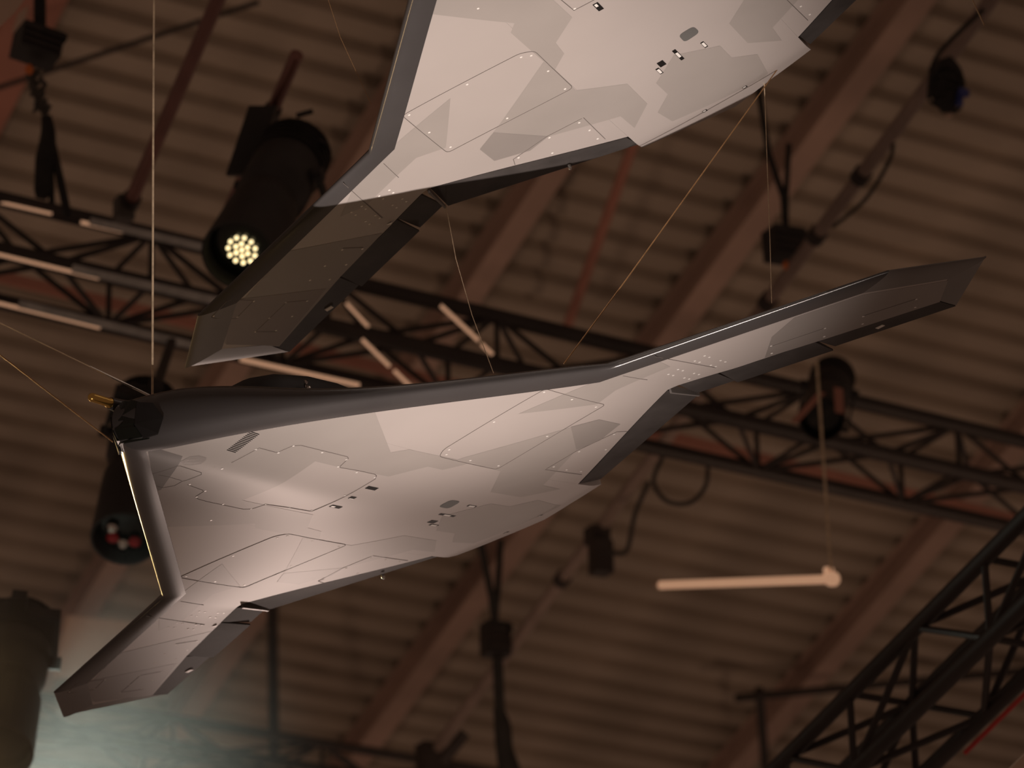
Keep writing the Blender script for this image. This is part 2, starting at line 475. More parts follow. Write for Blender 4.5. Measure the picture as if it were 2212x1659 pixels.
def ribbon(pts, w, lift):
    P = [Vector((x, y, 0)) for x, y in pts]
    D = []
    for a, b in zip(P, P[1:]):
        n = max(1, math.ceil((b - a).length / .025))
        D += [a + (b - a) * i / n for i in range(n)]
    D.append(P[-1])
    vs, fs = [], []
    for i, p in enumerate(D):
        t = (D[min(i + 1, len(D) - 1)] - D[max(i - 1, 0)]).normalized()
        s = Vector((-t.y, t.x, 0)) * w / 2
        for q, l in ((p - s, lift), (p + s, lift), (p - s, lift - .0006), (p + s, lift - .0006)):
            vs.append((q.x, q.y, zlow(q.x, q.y) - l))
    for i in range(len(D) - 1):
        k = 4 * i
        fs += [(k, k + 1, k + 5, k + 4), (k, k + 4, k + 6, k + 2), (k + 1, k + 3, k + 7, k + 5)]
    return vs, fs


def rounded(pts, r, n=4):
    """closed polygon with rounded corners"""
    P = [Vector((x, y, 0)) for x, y in pts]
    out = []
    for i, p in enumerate(P):
        a = p + (P[i - 1] - p).normalized() * r
        b = p + (P[(i + 1) % len(P)] - p).normalized() * r
        for k in range(n + 1):
            t = k / n
            q = a * (1 - t) ** 2 + p * 2 * t * (1 - t) + b * t * t
            out.append((q.x, q.y))
    return out + [out[0]]


def mir(pts, s):
    return [(x, y * s) for x, y in pts]


def under_band(x, y):
    f = xfront(y)
    if abs(y) < .66 and f - x < .05 and x > .1:
        dx = max(.012, x + .018 - f)
        return (f + .012, y)
    return (x, y)


def build_drone():
    t = thing('flying_wing_drone', '', 'drone', group='suspended flying wing drones')
    # skin: centre body and wings as one continuous shell
    ys = frange(-.2204, .2204, 24)
    v, f = skin(ys, 60)
    mesh_obj('centre_body', v, f, M_LIGHT, t, True)
    for s in (1, -1):
        yl = frange(.2206, .612, 22) + frange(.612, .66, 4)[1:] + frange(.66, 1.155, 26)[1:] + frange(1.155, 1.281, 8)[1:]
        v, f = skin([y * s for y in yl], 44)
        o = mesh_obj('wing', v, f, M_LIGHT, t, True)
        # charcoal leading edge, round in section
        for part, segs, pm in (('leading_edge', ((0, 36), (1, 24)), M_BAND), ('tip_edge', ((2, 10),), M_TIP)):
          O, I = [], []
          for k, n in segs:
            for i in range(n + (k == segs[-1][0])):
                u = i / n
                O.append(Vector((*OUT_P[k], 0)).lerp(Vector((*OUT_P[k + 1], 0)), u))
                I.append(Vector((*IN_P[k], 0)).lerp(Vector((*IN_P[k + 1], 0)), u))
          qs = [1 - math.cos(a * math.pi / 2 / 9) for a in range(10)]
          sec = [(q, 0) for q in reversed(qs)] + [(q, 1) for q in qs[1:]]
          v, f = [], []
          for o_, i_ in zip(O, I):
              z0, zl, zh = ze(o_.y), zlow(i_.x, i_.y), zt(i_.x, i_.y)
              for q, top in sec:
                  p = o_ + (i_ - o_) * q
                  e = math.sqrt(max(0, 1 - (1 - q) ** (2 if top else 3.6)))
                  v.append((p.x, p.y * s, z0 + ((zh if top else zl) - z0) * e - (.0008 if not top else -.0004)))
          m = len(sec)
          for j in range(len(O) - 1):
              for i in range(m - 1):
                  f.append((j * m + i, j * m + i + 1, (j + 1) * m + i + 1, (j + 1) * m + i))
          mesh_obj(part, v, f, pm, t, True)
        # wing tip cap
        v, f = [], []
        n = 14
        for j in range(n + 1):
            u = j / n
            i_ = Vector((*IN_P[3], 0)).lerp(Vector((-.330, 1.203, 0)), u)
            o_ = Vector((*OUT_P[3], 0)).lerp(Vector((*TE_T3, 0)), u)
            zl, zh = zlow(i_.x, i_.y), zt(i_.x, i_.y)
            for q, top in [(a / 6, 0) for a in range(6, -1, -1)] + [(a / 6, 1) for a in range(1, 7)]:
                p = o_ + (i_ - o_) * q
                v.append((p.x, p.y * s, .012 + ((zh if top else zl) - .012) * q ** .7))
        for j in range(n):
            for i in range(12):
                f.append((j * 13 + i, j * 13 + i + 1, (j + 1) * 13 + i + 1, (j + 1) * 13 + i))
        mesh_obj('wing_tip', v, f, M_TIP, t, True)
        # control surfaces behind the hinge lines
        def flap(h0, h1, e0, e1, zte, lab):
            v, f = [], []
            nn, mm = 10, 6
            for top in (0, 1):
                for j in range(nn + 1):
                    h = Vector(h0).lerp(Vector(h1), j / nn)
                    e = Vector(e0).lerp(Vector(e1), j / nn)
                    for i in range(mm + 1):
                        p = h.lerp(e, i / mm)
                        za = zt(h.x, h.y) if top else zb(h.x, h.y)
                        z = za + (zte + (.002 if top else -.002) - za) * (i / mm) ** (.8 if top else 1.1)
                        v.append((p.x, p.y * s, z))
            k = (nn + 1) * (mm + 1)
            for j in range(nn):
                for i in range(mm):
                    q = (j * (mm + 1) + i, j * (mm + 1) + i + 1, (j + 1) * (mm + 1) + i + 1, (j + 1) * (mm + 1) + i)
                    f += [q, tuple(k + a for a in reversed(q))]
                f += [(j * (mm + 1) + mm, (j + 1) * (mm + 1) + mm, k + (j + 1) * (mm + 1) + mm, k + j * (mm + 1) + mm),
                      (j * (mm + 1), (j + 1) * (mm + 1), k + (j + 1) * (mm + 1), k + j * (mm + 1))]
            for j in (0, nn):
                for i in range(mm):
                    f.append((j * (mm + 1) + i, j * (mm + 1) + i + 1, k + j * (mm + 1) + i + 1, k + j * (mm + 1) + i))
            mesh_obj('elevon', v, f, M_FLAP, t)
        flap((-.300, .225), (-.094, .634), (-.392, .225), (-.196, .640), .006, '')
        ho = lambda y: (interp(y, (.66, 1.204), (-.100, -.328)), y)
        eo = lambda y: (interp(y, (.64, 1.195), (-.186, -.420)), y)
        flap(ho(.662), ho(.742), eo(.648), eo(.728), .010, '')
        flap(ho(.747), ho(.945), eo(.733), eo(.935), .004, '')
        flap(ho(.951), ho(1.200), eo(.941), eo(1.193), .012, '')
        # bright flap end plates at the inner notch
        mesh_obj('flap_end_plate', *[[(-.094, .638 * s, -.002), (-.196, .645 * s, .002), (-.196, .645 * s, .010), (-.094, .638 * s, .018), (-.094, .643 * s, -.002), (-.196, .650 * s, .002), (-.196, .650 * s, .010), (-.094, .643 * s, .018)],
                 [(0, 1, 2, 3), (7, 6, 5, 4), (0, 4, 5, 1), (1, 5, 6, 2), (2, 6, 7, 3), (3, 7, 4, 0)]], M_TIP, t)
        # panel outlines
        for pts in (rounded([(.012, .222), (.012, .538), (.232, .540), (.232, .250), (.215, .222)], .012),
                    [(-.123, .262), (-.124, .352), (-.150, .448), (-.178, .456)],
                    [(-.258, .262), (-.123, .258)],
                    [(.120, .752), (-.095, .764)], [(.105, .655), (.02, .66)]):
            mesh_obj('panel_seam', *ribbon(mir(pts, s), .0013, .0007), M_SEAM, t)
    # camouflage fields
    for key in ('ND', 'Bs', 'Bp', 'Ss', 'Sp'):                    # paint runs on under the leading edge band
        CAMO[key] = [under_band(x, y) for x, y in CAMO[key]]
    for k, (n, mt, lf) in enumerate((('ND', M_MID, .0003), ('As', M_MID, .0003), ('Ap', M_MID, .0003), ('Tc', M_MID, .0003), ('Bs', M_MID, .0003), ('Bp', M_MID, .0003),
                                     ('Ss', M_DARK, .0003), ('Sp', M_DARK, .0003), ('Ad', M_DARK, .0005), ('Apd', M_DARK, .0005), ('Sd', M_DARKER, .0005), ('NZ', M_TIP, .0005))):
        mesh_obj('camouflage_field', *patch(CAMO[n], lf), mt, t, True)
    for n, pts in LINES.items():
        mesh_obj('panel_seam', *ribbon(pts, .0015, .0007), M_SEAM, t)
    mesh_obj('oval_hatch', *patch(OVAL, .0006), M_DARK, t)
    # screws: low domes
    v, f = [], []
    n = 8
    for r, h in ((.0030, 0), (.0026, .0003)):
        v += [(r * math.cos(2 * math.pi * i / n), r * math.sin(2 * math.pi * i / n), -h) for i in range(n)]
    v.append((0, 0, -.0003))
    f = [(i, (i + 1) % n, n + (i + 1) % n, n + i) for i in range(n)] + [(n + i, n + (i + 1) % n, 2 * n) for i in range(n)]
    sm = bpy.data.meshes.new('screw')
    sm.from_pydata(v, [], f)
    sm.materials.append(M_SCREW)
    for x, y in SCREWS:
        link('screw', sm.copy(), t, (x, y, zlow(x, y) - .0003))
    # recessed service ports: dark well with a bright lip
    def port(cx, cy, lx, ly, lip=None, mt=M_BLACK):
        o = mesh_obj('service_port', *patch([(cx - lx, cy - ly), (cx + lx, cy - ly), (cx + lx, cy + ly), (cx - lx, cy + ly)], .0006), mt, t)
        if lip:
            (a, b, c, d) = lip
            mesh_obj('port_lip', *patch([(cx + a, cy + c), (cx + b, cy + c), (cx + b, cy + d), (cx + a, cy + d)], .0010), M_SCREW, o)
    port(-.081, 0, .028, .0042, (-.012, .012, -.003, .003))
    port(-.101, -.0563, .015, .004, (-.011, .010, -.003, .0028))
    port(-.101, .0575, .015, .004, (-.010, .011, -.0028, .003))
    port(.252, -.0505, .017, .0062, (.002, .014, -.004, .002))
    port(.252, .0553, .017, .0062)
    port(.258, .003, .009, .006, (-.008, .006, -.0055, -.0025))
    port(-.078, -.041, .012, .0075)
    port(-.369, .054, .007, .0055, (-.001, .006, -.004, .003), M_BLACK)
    port(-.372, -.0515, .007, .0055, (-.001, .006, -.004, .003), M_BLACK)
    mesh_obj('belly_pad', *patch([(x, y) for x, y in rounded([(-.0095, .031), (-.0095, .069), (-.046, .070), (-.049, .030)], .012)[:-1]], .0006), M_FLAP if False else mat('pad_grey', (.135, .135, .13), .6), t)
    # louvre vent near the nose
    lv = bpy.data.objects.new('vent_louvre', None)
    COL.objects.link(lv)
    lv.parent = t
    for k in range(15):
        y = .0665 + k * .0050
        x0, x1 = .7045, .7325
        mesh_obj('slat', *patch([(x0, y), (x1, y + .001), (x1, y + .0036), (x0, y + .0026)], .0006), M_BLACK, lv)
    kn = MB().tube([(-.300, -.372, -.004), (-.300, -.372, -.012), (-.300, -.372, -.016)], [.0045, .0045, .002], 10)
    mesh_obj('flap_stud', kn.v, kn.f, M_CHROME, t, True)
    # white markers on the elevons
    for x, y, z in ((-.128, -.765, -.0015), (-.318, 1.055, 0.0), (-.330, -1.035, 0.0)):
        zz = zb(x, y) - .001 + (.0035 if abs(y) > .8 else 0)
        if abs(y) < .8:
            mesh_obj('warning_triangle', [(x, y - .006, zz), (x - .010, y + .002, zz + .001), (x - .002, y + .009, zz), (x, y - .006, zz - .001), (x - .010, y + .002, zz), (x - .002, y + .009, zz - .001)], [(0, 1, 2), (5, 4, 3)], M_SCREW, t)
        else:
            mesh_obj('marker_plate', [(x + a, y + b, zz + .0085 * (x + a < x) * 0 + c) for c in (-.001, .001) for a, b in ((.006, -.008), (.006, .010), (-.006, .010), (-.006, -.008))], [(0, 1, 2, 3), (7, 6, 5, 4), (0, 4, 5, 1), (1, 5, 6, 2), (2, 6, 7, 3), (3, 7, 4, 0)], M_SCREW, t)
    # nose sensor window: convex dark glass in two panes
    def hull(name, pts, m, par, smooth=False, bev=0):
        me = bpy.data.meshes.new(name)
        bm = bmesh.new()
        for p in pts:
            bm.verts.new(p)
        r = bmesh.ops.convex_hull(bm, input=bm.verts[:])
        bmesh.ops.delete(bm, geom=list({g for g in r['geom_interior'] + r['geom_unused'] if isinstance(g, bmesh.types.BMVert)}), context='VERTS')
        if bev:
            bmesh.ops.bevel(bm, geom=bm.edges[:], offset=bev, segments=2, affect='EDGES')
        bm.to_mesh(me)
        bm.free()
        me.materials.append(m)
        return link(name, me, par)
    sw = hull('sensor_window', [(.986, 0, .012), (.996, 0, .045), (.958, 0, .104), (.940, .022, .110), (.940, -.022, .110), (.912, .050, .088), (.912, -.050, .088),
                                (.908, .066, .045), (.908, -.066, .045), (.925, .046, .014), (.925, -.046, .014), (.90, 0, .05)], M_GLASS, t, bev=.005)
    for s in (1, -1):
        v = [(.944, .0375 * s, .092), (.918, .0565 * s, .086), (.909, .0675 * s, .050), (.922, .0555 * s, .018), (.945, .0345 * s, .014), (.958, .0295 * s, .045)]
        c = Vector((.935, .046 * s, .05))
        out = Vector((.62, .78 * s, 0)) * .0016
        v = [Vector(q) for q in v]
        hull('window_pane', [q + out for q in v] + [q - out * 3 for q in v], M_BLACK, sw)
    # air data probe
    pr = MB().tube([(.945, -.020, .112), (.962, -.020, .114), (.965, -.020, .1145), (1.008, -.020, .119), (1.014, -.020, .1196), (1.018, -.020, .120)],
                   [.011, .011, .0095, .0095, .0075, .002], 14)
    mesh_obj('probe', pr.v, pr.f, M_GOLD, t, True)
    pr = MB().tube([(.915, -.020, .108), (.958, -.020, .1135)], [.017, .0125], 14)
    mesh_obj('probe_base', pr.v, pr.f, M_BAND, t, True)
    # dorsal intake cowl
    v, f = [], []
    secs = [(.605, .176, .085), (.580, .196, .105), (.53, .207, .120), (.44, .214, .128), (.34, .213, .125), (.2, .195, .115), (.05, .15, .10), (-.05, .11, .08)]
    n = 16
    for x, zz, hw in secs:
        for k in range(n + 1):
            a = math.pi * k / n
            c, s_ = math.cos(a), math.sin(a)
            v.append((x, hw * math.copysign(abs(c) ** .7, c), .10 + (zz - .10) * abs(s_) ** .5))
    for j in range(len(secs) - 1):
        for k in range(n):
            f.append((j * (n + 1) + k, j * (n + 1) + k + 1, (j + 1) * (n + 1) + k + 1, (j + 1) * (n + 1) + k))
    cowl = mesh_obj('air_intake', v, f, M_BLACK, t, True)
    mesh_obj('intake_mouth', [(x - .004, y, z) for x, y, z in v[:n + 1]], [tuple(range(n + 1))], M_BLACK, cowl)
    # lifting eye with a twist of wire on the upper skin
    ex, ey = EYE
    ez = zt(ex, ey)
    ey_ = MB()
    pts = [(ex + .005 * math.sin(a * 1.3), ey + .005 * math.cos(a * 1.7), ez - .006 + a * .0034) for a in range(14)]
    ey_.tube(smooth_path(pts, 3), .0036, 6)
    eye = mesh_obj('lifting_eye', ey_.v, ey_.f, M_CHROME, t, True)
    return t


EYE = (.50, .135)


def copy_tree(o, parent=None):
    c = o.copy()
    if c.data is not None:
        c.data = c.data.copy()
    COL.objects.link(c)
    c.parent = parent
    for ch in o.children:
        copy_tree(ch, c)
    return c


def place(o, R, T):
    Rw = A @ Matrix(R)
    M = Rw.to_4x4()
    M.translation = cw(T)
    o.matrix_world = M
    o.rotation_mode = 'XYZ'


lower = build_drone()
upper = copy_tree(lower)
lower['label'] = 'whole grey camouflaged flying wing drone in the centre, dark sensor nose at left'
upper['label'] = 'grey camouflaged flying wing drone cut off by the top edge of the picture'
RL = [[-0.598339, 0.762492, -0.246164], [-0.130604, -0.395932, -0.908945], [-0.790527, -0.511707, 0.336486]]
RU = [[-0.409439, 0.843674, -0.347238], [-0.288246, -0.48073, -0.828138], [-0.865606, -0.238982, 0.440015]]
place(lower, RL, (-0.20132, 0.25897, 7.86558))
place(upper, RU, (0.31771, -0.76092, 7.57906))


def DP(which, x, y, z):
    """world point of a point on one of the aircraft"""
    R, T = (RL, (-0.20132, 0.25897, 7.86558)) if which == 'L' else (RU, (0.31771, -0.76092, 7.57906))
    return cw(Matrix(R) @ Vector((x, y, z)) + Vector(T))


# ------------------------------------------------------------------ wires that carry the aircraft
NOSE = DP('L', .845, 0, .134)
cable([W(333, -60, 7.15), W(331, 300, 7.13), NOSE], .0024, 'vertical twisted steel cable holding the lower drone\'s nose', M_WIRE)
t_ = thing('bracing_wire', 'bracing wire from the left edge to the top of the lower drone\'s nose', 'cable', NOSE)
MB().tube([NOSE, W(-60, 668, 6.9)], .0010, 6).build('wire', M_WIRE, t_)
MB().tube([NOSE, NOSE.lerp(W(-60, 668, 6.9), .36)], [.0030, .0016], 8).build('turnbuckle', M_CHROME, t_, True)
cable([DP('L', .985, -.012, .02), W(-60, 720, 6.9)], .0013, 'dark bracing wire from the left edge to the front of the lower drone\'s nose', M_WIREB)
cable([W(690, -60, 7.9), W(735, 80, 7.9), W(802, 226, 7.9)], .0004, 'fine reddish wire beside the upper drone\'s leading edge', M_WIREB)
cable([DP('U', -.40, .16, .01), W(1352, 605, 7.6), W(1218, 786, 7.55)], .0014, 'bronze wire from the upper drone\'s tail down to the lower drone', M_WIREB)
cable([DP('U', -.41, .10, .01), W(1663, 512, 8.0), W(1667, 655, 7.7)], .0010, 'fine pale wire hanging from the upper drone\'s tail', M_WIRE)
cable([DP('U', -.19, -.642, .008), W(985, 560, 7.7), W(1020, 682, 7.6), W(1066, 806, 7.5)], .0009, 'fine wire from the upper drone\'s wing notch to the lower drone', M_WIRE)
cable([W(2096, -10, 8.5), W(2126, 54, 8.5)], .0012, 'short fine wire crossing the long pipe at the top right', M_WIREB)


# ------------------------------------------------------------------ lighting trusses
def truss(P0, P1, e1, e2, label, cr=.025, br=.010, step=.5, m=M_TRUSS, mats=None, skip=()):
    """box truss: chord lines at P, P+e1, P+e2, P+e1+e2; each chord and each lacing bar is a part"""
    P0, P1, e1, e2 = Vector(P0), Vector(P1), Vector(e1), Vector(e2)
    t = thing('lighting_truss', label, 'truss', P0, 'lighting trusses')
    offs = [Vector((0, 0, 0)), e1, e2, e1 + e2]
    for i, o in enumerate(offs):
        MB().tube([P0 + o, P1 + o], cr, 12).build('chord', (mats or {}).get(i, m), t, True)
    n = max(2, round((P1 - P0).length / step))
    d = (P1 - P0) / n
    for fi, (a, b) in enumerate(((0, 1), (2, 3), (0, 2), (1, 3))):
        for k in range(n):
            s = P0 + d * k
            q = (a, b) if (k + fi) % 2 == 0 else (b, a)
            MB().tube([s + offs[q[0]], s + d + offs[q[1]]], br, 6).build('lacing_bar', m, t)
            if k % 2 == 0:
                MB().tube([s + offs[a], s + offs[b]], br, 6).build('lacing_bar', m, t)
    return t



T1a, T1b = W(-260, 368, 14.7), W(2500, 1022, 17.7)
T1a, T1b = T1a + (T1a - T1b) * .45, T1b + (T1b - T1a) * .45
truss(T1a, T1b, HP * .50, -UP * .235, 'long black lighting truss crossing the whole picture between the drones', .037, .0130, .42)
T2a, T2b = W(-300, 1440, 21.0), W(1300, 1706, 23.0)
T2a, T2b = T2a + (T2a - T2b) * .4, T2b + (T2b - T2a) * .6
truss(T2a, T2b, HP * .50, -UP * .24, 'black lighting truss along the bottom edge in the left haze', .031, .014, .5)
T3a, T3b = W(1700, 1785, 11.6), W(2420, 1078, 10.4)
T3a, T3b = T3a + (T3a - T3b) * .8, T3b + (T3b - T3a) * .8
d3 = (T3b - T3a).normalized()
e3 = d3.cross(UP).normalized()
truss(T3a, T3b, e3 * .24, -UP * .25, 'near dark lighting truss rising through the lower right corner', .026, .0115, .36)
MB().tube([W(2085, 1626, 10.75), W(2260, 1454, 10.45)], .0075, 8).build('red_highlight_strip', mat('red_highlight_strip', (.55, .03, .025), .4), bpy.data.objects['lighting_truss.002'], True)  # red tube painted as the red highlight along the chord


# ------------------------------------------------------------------ long steel pipes
def pipe(name, pts, r, label, m=M_PIPERED, group='steel pipes under the roof', couplers=()):
    t = thing(name, label, 'pipe', pts[0], group)
    MB().tube(pts, r, 16).build('tube', m, t, True)
    ax = (Vector(pts[-1]) - Vector(pts[0]))
    for c in couplers:
        p = Vector(pts[0]) + ax * c
        MB().tube([p - ax.normalized() * .03, p + ax.normalized() * .03], r * 1.35, 12).build('coupler', M_TRUSS, t, True)
    return t


PL0, PL1 = W(2215, -100, 15.2), W(926, 1640, 20.5)
pipe('steel_pipe', [PL0, PL1], .034, 'long steel pipe slanting from the top right corner to the bottom edge', M_PIPEG, couplers=(.11, .22, .285, .36, .44, .72))
pipe('steel_pipe', [W(492, -50, 13.2), W(272, 458, 14.4)], .029, 'red-lit steel pipe slanting down to the truss beside the vertical cable', M_PIPERED, couplers=(.95,))
pipe('steel_pipe', [W(641, 118, 12.6), W(466, 520, 13.4)], .0245, 'short steel pipe carrying the lit spotlight', M_PIPERED, couplers=(.3, .97))
MB().box(W(268, 452, 14.35), RC * .035, HP * .035, UP * .05).build('pipe_clamp', M_CHAIN)
tag(bpy.data.objects['pipe_clamp'], 'grey clamp joining the red-lit pipe to the truss', 'clamp')
o = MB().box(W(930, 1640, 20.4), RC * .07, HP * .06, UP * .09).build('pipe_clamp', M_TRUSS)
tag(o, 'dark clamp at the bottom end of the long slanting pipe', 'clamp')
t = thing('cable_drop_box', 'small dark box clamped on the long pipe right of the lower drone\'s tail', 'box', W(1293, 1160, 18.6))
MB().box(W(1290, 1158, 18.6), RC * .055, HP * .05, UP * .045).build('clamp', M_TRUSS, t)
MB().box(W(1298, 1205, 18.5), RC * .05, HP * .05, UP * .09).build('box_body', M_TRUSS, t)
t = thing('cable_drop_box', 'dark fitting with a black arm near the bottom end of the long pipe', 'box', W(965, 1625, 20.0))
MB().tube([W(1005, 1583, 20.0), W(955, 1645, 20.0)], .035, 8).build('arm', M_TRUSS, t)


cable(smooth_path([W(1432, 985, 17.6), W(1412, 1040, 17.6), W(1440, 1082, 17.6), W(1490, 1086, 17.6), W(1524, 1050, 17.6), W(1530, 998, 17.6)], 6), .011,
      'loop of black cable hanging from the truss right of the lower drone\'s flap', M_STRAP, 'power_cable')
cable(smooth_path([W(1402, 1040, 18.3), W(1372, 1110, 18.3), W(1356, 1185, 18.3), W(1335, 1196, 18.3), W(1318, 1190, 18.3)], 6), .012,
      'black cable curling into the box on the long pipe', M_STRAP, 'power_cable')
cable(smooth_path([W(2125, 20, 15.3), W(2050, 90, 15.4), W(2015, 140, 15.5), W(2006, 215, 15.5)], 6), .010,
      'black cable bowing out beside the long pipe near the top right', M_STRAP, 'power_cable')
cable(smooth_path([W(1930, 310, 15.9), W(1920, 350, 15.9), W(1870, 430, 16.1), W(1800, 490, 16.3)], 6), .009,
      'black cable bowing out beside the long pipe above the chain hoist', M_STRAP, 'power_cable')

# ------------------------------------------------------------------ hanging tube lamp, and strips painted as truss highlights
def lamp_and_glint_tube(p0, p1, r, label, group='white tube lamp and painted highlight strips', caps=True):
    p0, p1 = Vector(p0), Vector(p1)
    t = thing('lamp_and_glint_tube', label, 'lamp', p0, group)
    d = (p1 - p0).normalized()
    MB().tube([p0, p1], r, 12).build('tube', M_TUBEGLOW, t, True)
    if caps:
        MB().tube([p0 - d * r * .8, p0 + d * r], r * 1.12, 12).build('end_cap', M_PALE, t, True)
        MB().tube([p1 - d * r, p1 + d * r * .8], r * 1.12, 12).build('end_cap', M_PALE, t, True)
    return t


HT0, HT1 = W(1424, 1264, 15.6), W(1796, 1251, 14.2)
t = lamp_and_glint_tube(HT0, HT1, .0185, 'white tube lamp hanging by one cable at the lower right')
MB().box(HT1 + UP * .032 - (HT1 - HT0).normalized() * .02, RC * .018, HP * .012, UP * .016).build('hanger', M_TUBEGLOW, t)  # glowing material stands in for light on hanger and disc
MB().tube([HT1 - (HT1 - HT0).normalized() * .006, HT1 + (HT1 - HT0).normalized() * .02], .030, 16).build('end_disc', M_TUBEGLOW, t, True)
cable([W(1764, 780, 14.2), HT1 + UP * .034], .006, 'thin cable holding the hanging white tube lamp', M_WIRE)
for a, b, d0, d1, w, lab in [  # glowing strips painted as highlights on truss chords and lacing
        ((-40, 428), (112, 462), 14.9, 14.95, .006, 'short painted highlight strip along the top truss chord at the left edge'),
        ((-60, 536), (213, 601), 14.6, 14.8, .007, 'painted highlight strip along the middle truss chord at the left edge'),
        ((-60, 641), (216, 708), 14.6, 14.8, .007, 'painted highlight strip along the lowest truss chord at the left edge'),
        ((175, 480), (265, 500), 14.8, 14.85, .008, 'short painted highlight strip on the truss chord under the red-lit pipe'),
        ((520, 776), (775, 832), 15.2, 15.5, .010, 'lit tube above the lower drone\'s black intake'),  # painted highlight strip, not a lit tube
        ((748, 655), (796, 706), 15.5, 15.5, .007, 'short slanting lit tube just below the upper drone\'s outer flap'),  # painted highlight strip, not a lit tube
        ((782, 733), (842, 792), 15.5, 15.5, .008, 'slanting painted highlight strip above the lower drone, upper of the two in line'),
        ((851, 800), (900, 848), 15.5, 15.5, .008, 'slanting painted highlight strip above the lower drone, lower of the two in line'),
        ((952, 660), (1034, 736), 15.6, 15.6, .008, 'slanting lit tube in the truss right of the upper drone\'s wing'),  # painted highlight strip, not a lit tube
        ((1040, 743), (1064, 766), 15.6, 15.6, .008, 'very short painted highlight strip near the thin wire, above the lower drone')]:
    lamp_and_glint_tube(W(*a, d0), W(*b, d1), w, lab, caps=False)
for a, b, d0, d1, w, lab in [  # pale strips painted as lit edges of the chords
        ((196, 478), (465, 540), 14.5, 14.75, .017, 'grey painted highlight strip on the top truss chord left of the lit spotlight'),
        ((158, 580), (492, 655), 14.3, 14.6, .018, 'grey painted highlight strip on the middle truss chord under the lit spotlight'),
        ((42, 656), (425, 748), 14.2, 14.5, .017, 'grey conduit tube on the lowest truss chord left of the upper drone\'s tip')]:  # painted highlight strip, not a conduit
    o = MB().tube([W(*a, d0), W(*b, d1)], w, 12).build('chord_highlight', M_GLINT, None, True)
    tag(o, lab, 'tube', 'grey painted highlight strips on the truss')


# ------------------------------------------------------------------ stage spotlights
def lathe(mb, p, ax, prof_, n=24, caps=True):
    """prof_: list of (distance along axis, radius)"""
    ax = Vector(ax).normalized()
    u = ax.orthogonal().normalized()
    w = ax.cross(u)
    vs = [Vector(p) + ax * a + (u * math.cos(2 * math.pi * k / n) + w * math.sin(2 * math.pi * k / n)) * max(r, 1e-4) for a, r in prof_ for k in range(n)]
    fs = [(i * n + k, i * n + (k + 1) % n, (i + 1) * n + (k + 1) % n, (i + 1) * n + k) for i in range(len(prof_) - 1) for k in range(n)]
    if caps:
        fs += [tuple(range(n - 1, -1, -1)), tuple(range((len(prof_) - 1) * n, len(prof_) * n))]
    return mb.add(vs, fs)


def spotlight(label, back, front, R, up, lit=None, lens_m=None, red=False, pole=None):
    back, front = Vector(back), Vector(front)
    ax = (front - back).normalized()
    L = (front - back).length
    t = thing('stage_spotlight', label, 'spotlight', back, 'stage spotlights')
    hb = MB()
    lathe(hb, back, ax, [(0, .35 * R), (.02, .85 * R), (.06, R), (L * .45, R), (L * .5, .82 * R), (L * .55, .8 * R)])
    hb.build('housing', M_FIX, t, True)
    for k in range(5):
        lathe(MB(), back + ax * (.05 + k * .03), ax, [(0, R * 1.08), (.008, R * 1.08)]).build('cooling_fin', M_FIX, t)
    # open barrel: outer wall, rim, inner wall
    n, ring = 28, []
    pr = [(L * .5, .80 * R), (L * .62, .98 * R), (L, 1.06 * R), (L, .98 * R), (L * .91, .94 * R)]
    mb = MB()
    lathe(mb, back, ax, pr[:4], n, False).build('barrel', M_FIX, t)
    lathe(MB(), back, ax, pr[3:], n, False).build('barrel_lining', M_BLACK, t)
    ln = back + ax * L * .93
    lathe(MB(), ln - ax * .012, ax, [(0, .93 * R), (.012, .93 * R), (.02, .6 * R)]).build('lens', lens_m or M_GLASS, t, True)
    u = ax.orthogonal().normalized()
    w = ax.cross(u)
    if lit:
        for rr, cnt in ((0, 1), (.42, 6), (.86, 11)):
            for k in range(cnt):
                an = 2 * math.pi * k / max(1, cnt) + rr
                c = ln + ax * .018 + (u * math.cos(an) + w * math.sin(an)) * rr * R * .45
                lathe(MB(), c, ax, [(0, .058 * R), (.006, .055 * R), (.012, .03 * R)], 8).build('led', M_LED, t, True)
    if red:
        for k in range(4):
            an = .9 * k + .4
            c = ln + ax * .02 + (u * math.cos(an) + w * math.sin(an)) * .45 * R
            lathe(MB(), c, ax, [(0, .2 * R), (.01, .2 * R), (.02, .1 * R)], 10).build('reflector', M_REDLENS if k % 2 else M_CHROME, t, True)
    # yoke
    side = ax.cross(Vector(up)).normalized()
    piv = back + ax * L * .33
    upv = (Vector(up) - ax * Vector(up).dot(ax)).normalized()
    top = piv + upv * R * 1.75
    for s in (-1, 1):
        a = piv + side * s * R * 1.16
        MB().box((a + a + upv * R * 1.75) / 2, upv * R * .95, ax * R * .16, side * R * .06).build('yoke_arm', M_FIX, t)
        MB().tube([a - side * .02, a + side * .02], R * .2, 12).build('tilt_knob', M_FIX, t, True)
    MB().box(top, side * R * 1.22, ax * R * .2, upv * R * .10).build('yoke_bridge', M_FIX, t)
    MB().box(top + upv * R * .35, side * R * .22, ax * R * .22, upv * R * .28).build('hook_clamp', M_FIX, t)
    MB().tube([top + upv * R * .4 + side * R * .2, top + upv * R * .35 + side * R * .85], R * .07, 8).build('clamp_handle', M_FIX, t)
    if pole:
        MB().tube([top + upv * R * .3, pole], .02, 10).build('hanger_pole', M_FIX, t, True)
    return t


s1 = spotlight('lit stage spotlight with glowing lens above the upper drone\'s wing', W(645, 315, 12.75), W(516, 552, 12.0), .125, W(700, 290, 13.2) - W(590, 370, 12.6), lit=True)
